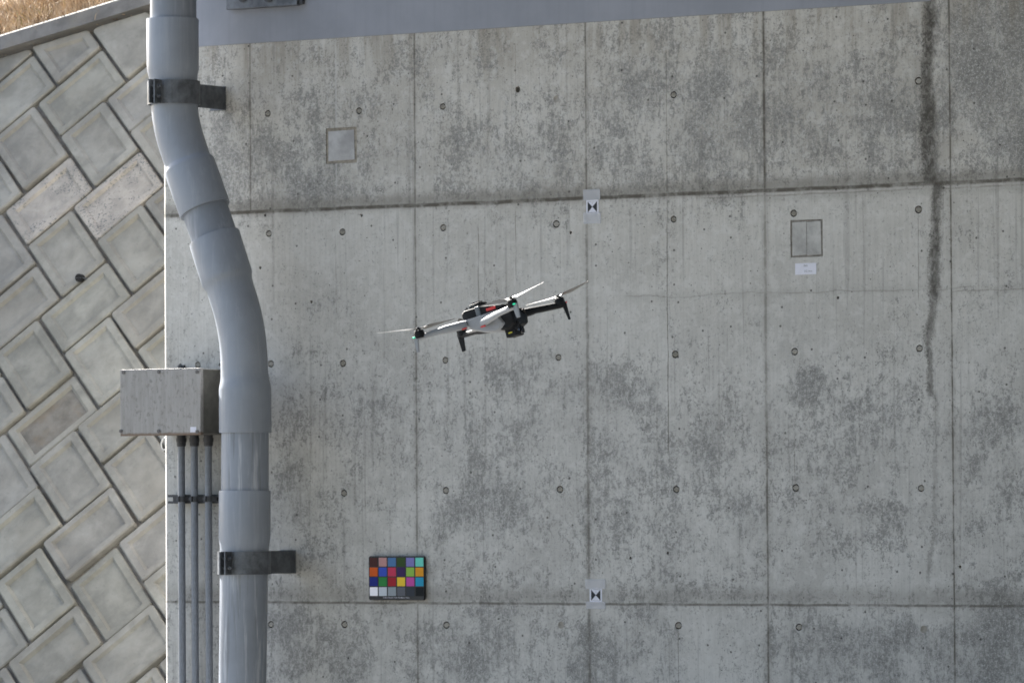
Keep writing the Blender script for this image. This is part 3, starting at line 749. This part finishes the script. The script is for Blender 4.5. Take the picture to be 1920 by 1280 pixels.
# ------------------------------------------------------------------ colour chart
c00, c11 = at(692, 1042, -.02), at(796, 1124.5, -.02); x0, x1, z1, z0 = c00.x, c11.x, c00.z, c11.z
ch = tag(empty("colour_chart", ((x0 + x1) / 2, 0, z0)), "black colour chart with rows of coloured squares hanging on the wall", "colour chart"); b = ch.location
bm = bmesh.new(); rr_ = .009; pts = []
for cx_, cz_, a0 in ((x1 - rr_, z1 - rr_, 0), (x0 + rr_, z1 - rr_, 90), (x0 + rr_, z0 + rr_, 180), (x1 - rr_, z0 + rr_, 270)):
    for k in range(6): a = math.radians(a0 + 18 * k); pts.append((cx_ + rr_ * math.cos(a), cz_ + rr_ * math.sin(a)))
loft(bm, [[(p[0], yy, p[1]) for p in pts] for yy in (-.024, -.008)])
off(link("chart_board", bm, M['chart_board'], ch, bevel=.0015), b)
srgb = ["402624 a07a78 44678e 2e4220 6c6a9e 5eb2a4".split(), "b4501e 3248a0 a8344e 32214a 7aa044 bc8222".split(),
        "1c2870 2a723a 881f28 c8a834 a24488 247f9e".split(), "dcdce2 a9b0b8 7e868c 52555c 2e333a 101416".split()]
def lin(h, g=1.0): return tuple((((int(h[k:k + 2], 16) / 255) + .055) / 1.055) ** 2.4 * g if int(h[k:k + 2], 16) > 10 else .003 for k in (0, 2, 4))
W, H = x1 - x0, z1 - z0
nm = "dark_brown rose steel_blue leaf_green lilac mint orange cobalt crimson plum lime amber navy green red yellow magenta cyan white pale_grey mid_grey slate charcoal black".split()
for r_ in range(4):
    for k in range(6):
        a0 = x0 + W * (.02 + .166 * k); zt_ = z1 - H * (.035 + .2235 * r_)
        bm = bmesh.new(); box(bm, (a0, -.0250, zt_ - H * .2), (a0 + W * .143, -.0241, zt_))
        o = off(link("colour_patch", fix(bm), plain("chart_" + nm[r_ * 6 + k], tuple(min(.95, x * 1.25) for x in lin(srgb[r_][k])), .6, var=.02, spec=.2), ch), b)
        o["label"] = nm[r_ * 6 + k].replace("_", " ") + " square"
def text_mesh(name, s_, size, loc, mat, parent, base_, align='CENTER', ex=.0002):
    cu = bpy.data.curves.new(name, 'FONT'); cu.body = s_; cu.size = size; cu.align_x = align; cu.extrude = ex; cu.resolution_u = 3
    t_ = bpy.data.objects.new(name, cu); COL.objects.link(t_); dg = bpy.context.evaluated_depsgraph_get(); dg.update()
    me = bpy.data.meshes.new_from_object(t_.evaluated_get(dg)); bpy.data.objects.remove(t_)
    me.transform(Matrix.Translation(loc) @ Matrix.Rotation(R(90), 4, 'X')); me.materials.clear(); me.materials.append(mat)
    o = bpy.data.objects.new(name, me); COL.objects.link(o); o.parent = parent; return off(o, base_)
text_mesh("chart_lettering", "ColorChecker Color Rendition Chart", .0092, ((x0 + x1) / 2, -.0245, z0 + .0085), M['paper'], ch, b)

# ------------------------------------------------------------------ survey targets and label
def target(px, py, w_, h_, tapes, label, mark):
    a, c = at(px - w_ / 2, py - h_ / 2), at(px + w_ / 2, py + h_ / 2)
    root = tag(empty("survey_target", ((a.x + c.x) / 2, 0, c.z)), label, "survey target", "paper survey targets taped on the wall"); b = root.location
    bm = bmesh.new(); box(bm, (a.x, -.0016, c.z), (c.x, -.0006, a.z)); off(link("paper_sheet", fix(bm), M['paper'], root), b)
    mx_, mz = (a.x + c.x) / 2, (a.z + c.z) / 2; hw, hh = (c.x - a.x) * .37, (a.z - c.z) * .36
    bm = bmesh.new()
    for s_ in (-1, 1):
        loft(bm, [[(mx_, yy, mz), (mx_ + s_ * hw, yy, mz + hh), (mx_ + s_ * hw, yy, mz - hh)] for yy in (-.0022, -.0017)])
    off(link("black_triangles", bm, M['ink'], root), b)
    for sg in (-1, 1):
        bm = bmesh.new(); box(bm, (mx_ - hw, -.0020, mz + sg * hh - .0006), (mx_ + hw, -.0017, mz + sg * hh + .0006))
        off(link("frame_line", fix(bm), M['grey_ink'], root), b)
    text_mesh("target_mark", mark, .010, (mx_, -.0019, mz + hh * .48), M['grey_ink'], root, b)
    for (qx0, qy0, qx1, qy1) in tapes:
        p, q2 = at(qx0, qy0), at(qx1, qy1); bm = bmesh.new(); y0 = -.0030
        box(bm, (p.x, y0, q2.z), (q2.x, y0 + .0003, p.z)); off(link("tape_strip", fix(bm), M['tape'], root), b)
target(1111, 388, 23.5, 27, ((1094, 356, 1126, 375), (1094, 399, 1127, 419)), "upper bow tie survey target taped across the upper wall joint", "7")
target(1117.5, 1115, 23.5, 28, ((1098, 1085, 1136, 1104), (1099, 1127, 1136, 1141)), "lower bow tie survey target taped just above the bottom wall joint", "4")
a, c = at(1491, 494), at(1531, 514); root = tag(empty("paper_label", ((a.x + c.x) / 2, 0, c.z)), "small white paper label stuck under the square patch", "paper label"); b = root.location
bm = bmesh.new(); box(bm, (a.x, -.0014, c.z), (c.x, -.0005, a.z)); off(link("paper_sheet", fix(bm), M['paper'], root), b)
mx_ = (a.x + c.x) / 2
text_mesh("label_lettering", "043", .0125, (mx_ - .0, -.0016, at(1510, 500).z), M['grey_ink'], root, b)
text_mesh("label_lettering", "0.2 mm", .0125, (mx_ + .012, -.0016, at(1510, 510).z), M['grey_ink'], root, b)

# ------------------------------------------------------------------ drone
DD = 13.1; dc = CAM + ray(920, 598) * DD
Fx, Lx = Vector((.853, .27, .447)), Vector((.453, .022, -.891)); Fx.normalize(); Lx = (Lx - Fx * Lx.dot(Fx)).normalized(); Ux = Fx.cross(Lx)
cm = Matrix((Fx, Lx, Ux)).transposed(); cm = CR @ cm
dr = empty("camera_drone", mat=Matrix.Translation(dc) @ cm.to_4x4())
tag(dr, "folding quadcopter drone flying tilted in front of the wall", "drone")
def dpart(name, bm, mat, parent=None, smooth=False, bevel=0, seg=2): return link(name, fix(bm), mat, parent or dr, smooth, bevel, seg)
def slab(bm, prof, ys, scl, cen):  # side profile in (x,z), swept across y with per-section scale about cen
    loft(bm, [[(cen[0] + (p[0] - cen[0]) * k, y, cen[1] + (p[1] - cen[1]) * k) for p in prof] for y, k in zip(ys, scl)])
bm = bmesh.new()
slab(bm, [(-.052, .012), (-.050, -.004), (-.040, -.018), (-.004, -.034), (.030, -.042), (.048, -.036), (.060, -.027), (.050, -.006), (.046, .013)], (-.048, -.042, -.028, .028, .042, .048), (.86, .96, 1.02, 1.02, .96, .86), (0, -.004))
dpart("hull", bm, M['drone_grey'], smooth=True, bevel=.0025, seg=2)
bm = bmesh.new()
slab(bm, [(.035, .018), (.062, .016), (.080, .006), (.086, -.016), (.083, -.034), (.062, -.044), (.036, -.040)], (-.041, -.036, -.025, .025, .036, .041), (.84, .96, 1, 1, .96, .84), (.06, -.012))
nose = dpart("nose", bm, M['drone_dark'], smooth=True, bevel=.002)
for s_ in (-1, 1):
    bm = bmesh.new(); p = Vector((.081, .022 * s_, -.004)); cyl(bm, p, p + Vector((.006, 0, .0015)), .0065, 16); dpart("vision_sensor", bm, M['lens'], nose, True)
    bm = bmesh.new(); p = Vector((.06, .037 * s_, -.022)); cyl(bm, p, p + Vector((0, .0035 * s_, 0)), .007, 16); dpart("side_sensor", bm, M['lens'], nose, True)
bm = bmesh.new(); box(bm, (.040, -.022, -.062), (.072, .022, -.036))
gim = dpart("gimbal_camera", bm, M['drone_dark'], bevel=.004)
bm = bmesh.new(); cyl(bm, (.071, .006, -.049), (.078, .006, -.049), .0095, 20); cyl(bm, (.071, -.012, -.047), (.076, -.012, -.047), .006, 16); dpart("camera_lens", bm, M['lens'], gim, True)
bm = bmesh.new(); box(bm, (.051, -.0235, -.0525), (.061, -.0221, -.0497)); dpart("yellow_marking", bm, M['yellow'], gim)
bm = bmesh.new()
for k in range(4): box(bm, (.074 + k * .0042, -.030, -.046 + k * .003), (.0765 + k * .0042, -.01, -.036 + k * .003))
dpart("cooling_fins", bm, M['drone_dark'], nose)
# battery
bm = bmesh.new()
slab(bm, [(-.061, .029), (-.061, .006), (.050, .008), (.066, .014), (.060, .023), (-.002, .035), (-.052, .036)], (-.036, -.032, .032, .036), (.94, 1, 1, .94), (0, .018))
bat = dpart("battery", bm, M['drone_dark'], smooth=True, bevel=.002)
bm = bmesh.new(); box(bm, (.012, -.0372, .017), (.040, -.0345, .0245)); dpart("red_strip", bm, M['red'], bat, bevel=.001)
bm = bmesh.new(); box(bm, (-.018, -.0395, .008), (-.004, .0395, .0365)); dpart("shoulder_band", bm, M['drone_mid'], bevel=.003)
bm = bmesh.new(); box(bm, (-.062, -.030, -.002), (-.0545, .030, .024)); dpart("rear_cap", bm, M['drone_grey'], bevel=.003)
# top module
bm = bmesh.new(); slab(bm, [(-.044, .036), (-.040, .047), (-.010, .049), (-.004, .039), (-.006, .033), (-.044, .033)], (-.022, -.018, .018, .022), (.9, 1, 1, .9), (-.025, .040))
mod = dpart("top_module", bm, M['drone_dark'], smooth=True, bevel=.0015)
bm = bmesh.new(); cyl(bm, (-.026, 0, .048), (-.026, 0, .0515), .014, 24); dpart("antenna_disc", bm, M['drone_dark'], mod, True)
bm = bmesh.new(); box(bm, (-.042, -.0225, .0415), (-.022, -.0205, .0432)); dpart("light_stripe", bm, M['drone_mid'], mod)
bm = bmesh.new()
for k in range(3): cyl(bm, (-.048 - k * .0045, -.020, .034), (-.048 - k * .0045, -.020, .0435 - k * .003), .0022, 8)
dpart("connector_pins", bm, M['drone_dark'], mod)

arms = [  # motor x,y ; root x,y,z ; light?, leg length, leg width (top, bottom), radius at root/tip, blade angle, label
    ((-.148, -.115), (-.046, -.048, .000), 'drone_grey', .041, (.0135, .0065), (.0105, .0065), (-122, 60), "light grey near rear arm"),
    ((-.148, .115), (-.025, .040, -.020), 'drone_dark', .046, (.017, .010), (.0085, .0070), (118, -62), "black far rear arm"),
    ((.136, -.131), (.000, -.052, -.010), 'drone_grey', .036, (.016, .010), (.0088, .0072), (-16, 165), "light grey near front arm"),
    ((.136, .131), (.020, .040, -.004), 'drone_dark', .047, (.013, .0055), (.0110, .0085), (-20, 161), "black far front arm")]
for (mxy, root_, mt, ll, lw, rr2, angs, lab) in arms:
    mo = Vector((mxy[0], mxy[1], 0)); rt = Vector(root_); d = (mo - rt); out = Vector((mxy[0] - 0, mxy[1], 0)).normalized()
    bm = bmesh.new(); mid = rt + d * .45
    tube(bm, [rt, rt + d * .08, mid, rt + d * .55, mo + Vector((0, 0, -.004)), mo + d.normalized() * .011 + Vector((0, 0, -.004))],
         [(rr2[0] * .8, rr2[0]), (rr2[0] * .95, rr2[0] * 1.1), (rr2[0], rr2[0]), (rr2[0] * .8, rr2[0] * .85), (rr2[1], rr2[1]), (rr2[1] * .8, rr2[1] * .8)], 8)
    arm = dpart("arm", bm, M[mt], smooth=True); arm["label"] = lab
    bm = bmesh.new(); tip = mo + d.normalized() * .010; s_ = d.normalized(); s_.z = 0; s_.normalize(); sd = Vector((-s_.y, s_.x, 0))
    wv = Vector((1, 0, 0))
    secs = []
    for t_ in (0, .12, .3, 1.0):
        wdt = lw[0] * (1.15 if t_ == 0 else 1) + (lw[1] - lw[0]) * t_; c_2 = tip + Vector((0, 0, .001 - ll * t_)) + out * (.004 * t_)
        secs.append([c_2 + wv * wdt * a_ + Vector((0, 1, 0)) * .0035 * b_ * (1 - .3 * t_) for a_, b_ in ((-.5, -1), (.5, -1), (.5, 1), (-.5, 1))])
    loft(bm, secs); dpart("landing_leg", bm, M[mt], arm, bevel=.0012)
    if mt == 'drone_grey':
        bm = bmesh.new(); lp = tip + (Vector((.002, -.0075, .000)) if mxy[0] > 0 else Vector((-.0045, -.0045, -.001)))
        box(bm, lp - Vector((.0035, .0018, .0018)), lp + Vector((.0035, .0018, .0018))); dpart("status_light", bm, M['led'], arm, bevel=.001)
        bm = bmesh.new(); p = rt + d * .04; box(bm, p + Vector((-.006, -.0095, -.0115)), p + Vector((.007, -.004, -.0085))); dpart("red_marking", bm, M['red'], arm)
    elif mxy[0] > 0:
        bm = bmesh.new(); box(bm, tip + Vector((.004, -.002, -.003)), tip + Vector((.009, .002, .001))); dpart("red_light", bm, M['red'], arm)
    # motor
    bm = bmesh.new(); z = Vector((0, 0, 1))
    tube(bm, [mo + z * v for v in (-.006, .000, .0005, .010, .0105, .0135, .015)], [.0115, .0125, .0135, .0135, .0125, .0125, .009], 24); dpart("motor", bm, M['drone_dark'], smooth=True)
    bm = bmesh.new(); hz = .0165
    tube(bm, [mo + z * .0145, mo + z * .0205], .006, 16); tube(bm, [mo + z * .0205, mo + z * .0225], [.0045, .003], 12)
    a0 = math.radians(angs[0]); dv_ = Vector((math.cos(a0), math.sin(a0), 0))
    pr = dpart("propeller", bm, M['drone_dark'], smooth=True)
    for a_ in angs:
        a = math.radians(a_); dv_ = Vector((math.cos(a), math.sin(a), 0)); sv_ = Vector((-dv_.y, dv_.x, 0)); bm = bmesh.new(); secs = []
        st = [(.004, .0075, 0, .0020), (.012, .0060, 0, .0020), (.018, .010, 10, .0016), (.028, .0215, 17, .0013), (.040, .0235, 16, .0011), (.060, .0205, 12, .0009), (.085, .0155, 9, .0008), (.105, .0105, 7, .0006), (.117, .006, 6, .0005), (.121, .002, 5, .0003)]
        for (rr3, chd, tw, th) in st:
            tw *= (.55 if mxy[0] > 0 and mxy[1] > 0 else 1.15) * (1 if mxy[0] * mxy[1] < 0 else -1)
            c3 = mo + z * (hz + .0015 + rr3 * .075) + dv_ * rr3 + sv_ * (chd * .12); ct = sv_ * math.cos(R(tw)) + z * math.sin(R(tw)); nn = z * math.cos(R(tw)) - sv_ * math.sin(R(tw))
            secs.append([c3 + ct * chd * u_ + nn * th * v_ for u_, v_ in ((-.5, 0), (-.3, .8), (0, 1), (.3, .6), (.5, 0), (.3, -.5), (0, -.6), (-.3, -.6))])
        loft(bm, secs); dpart("blade", bm, M['prop'], pr, smooth=True)
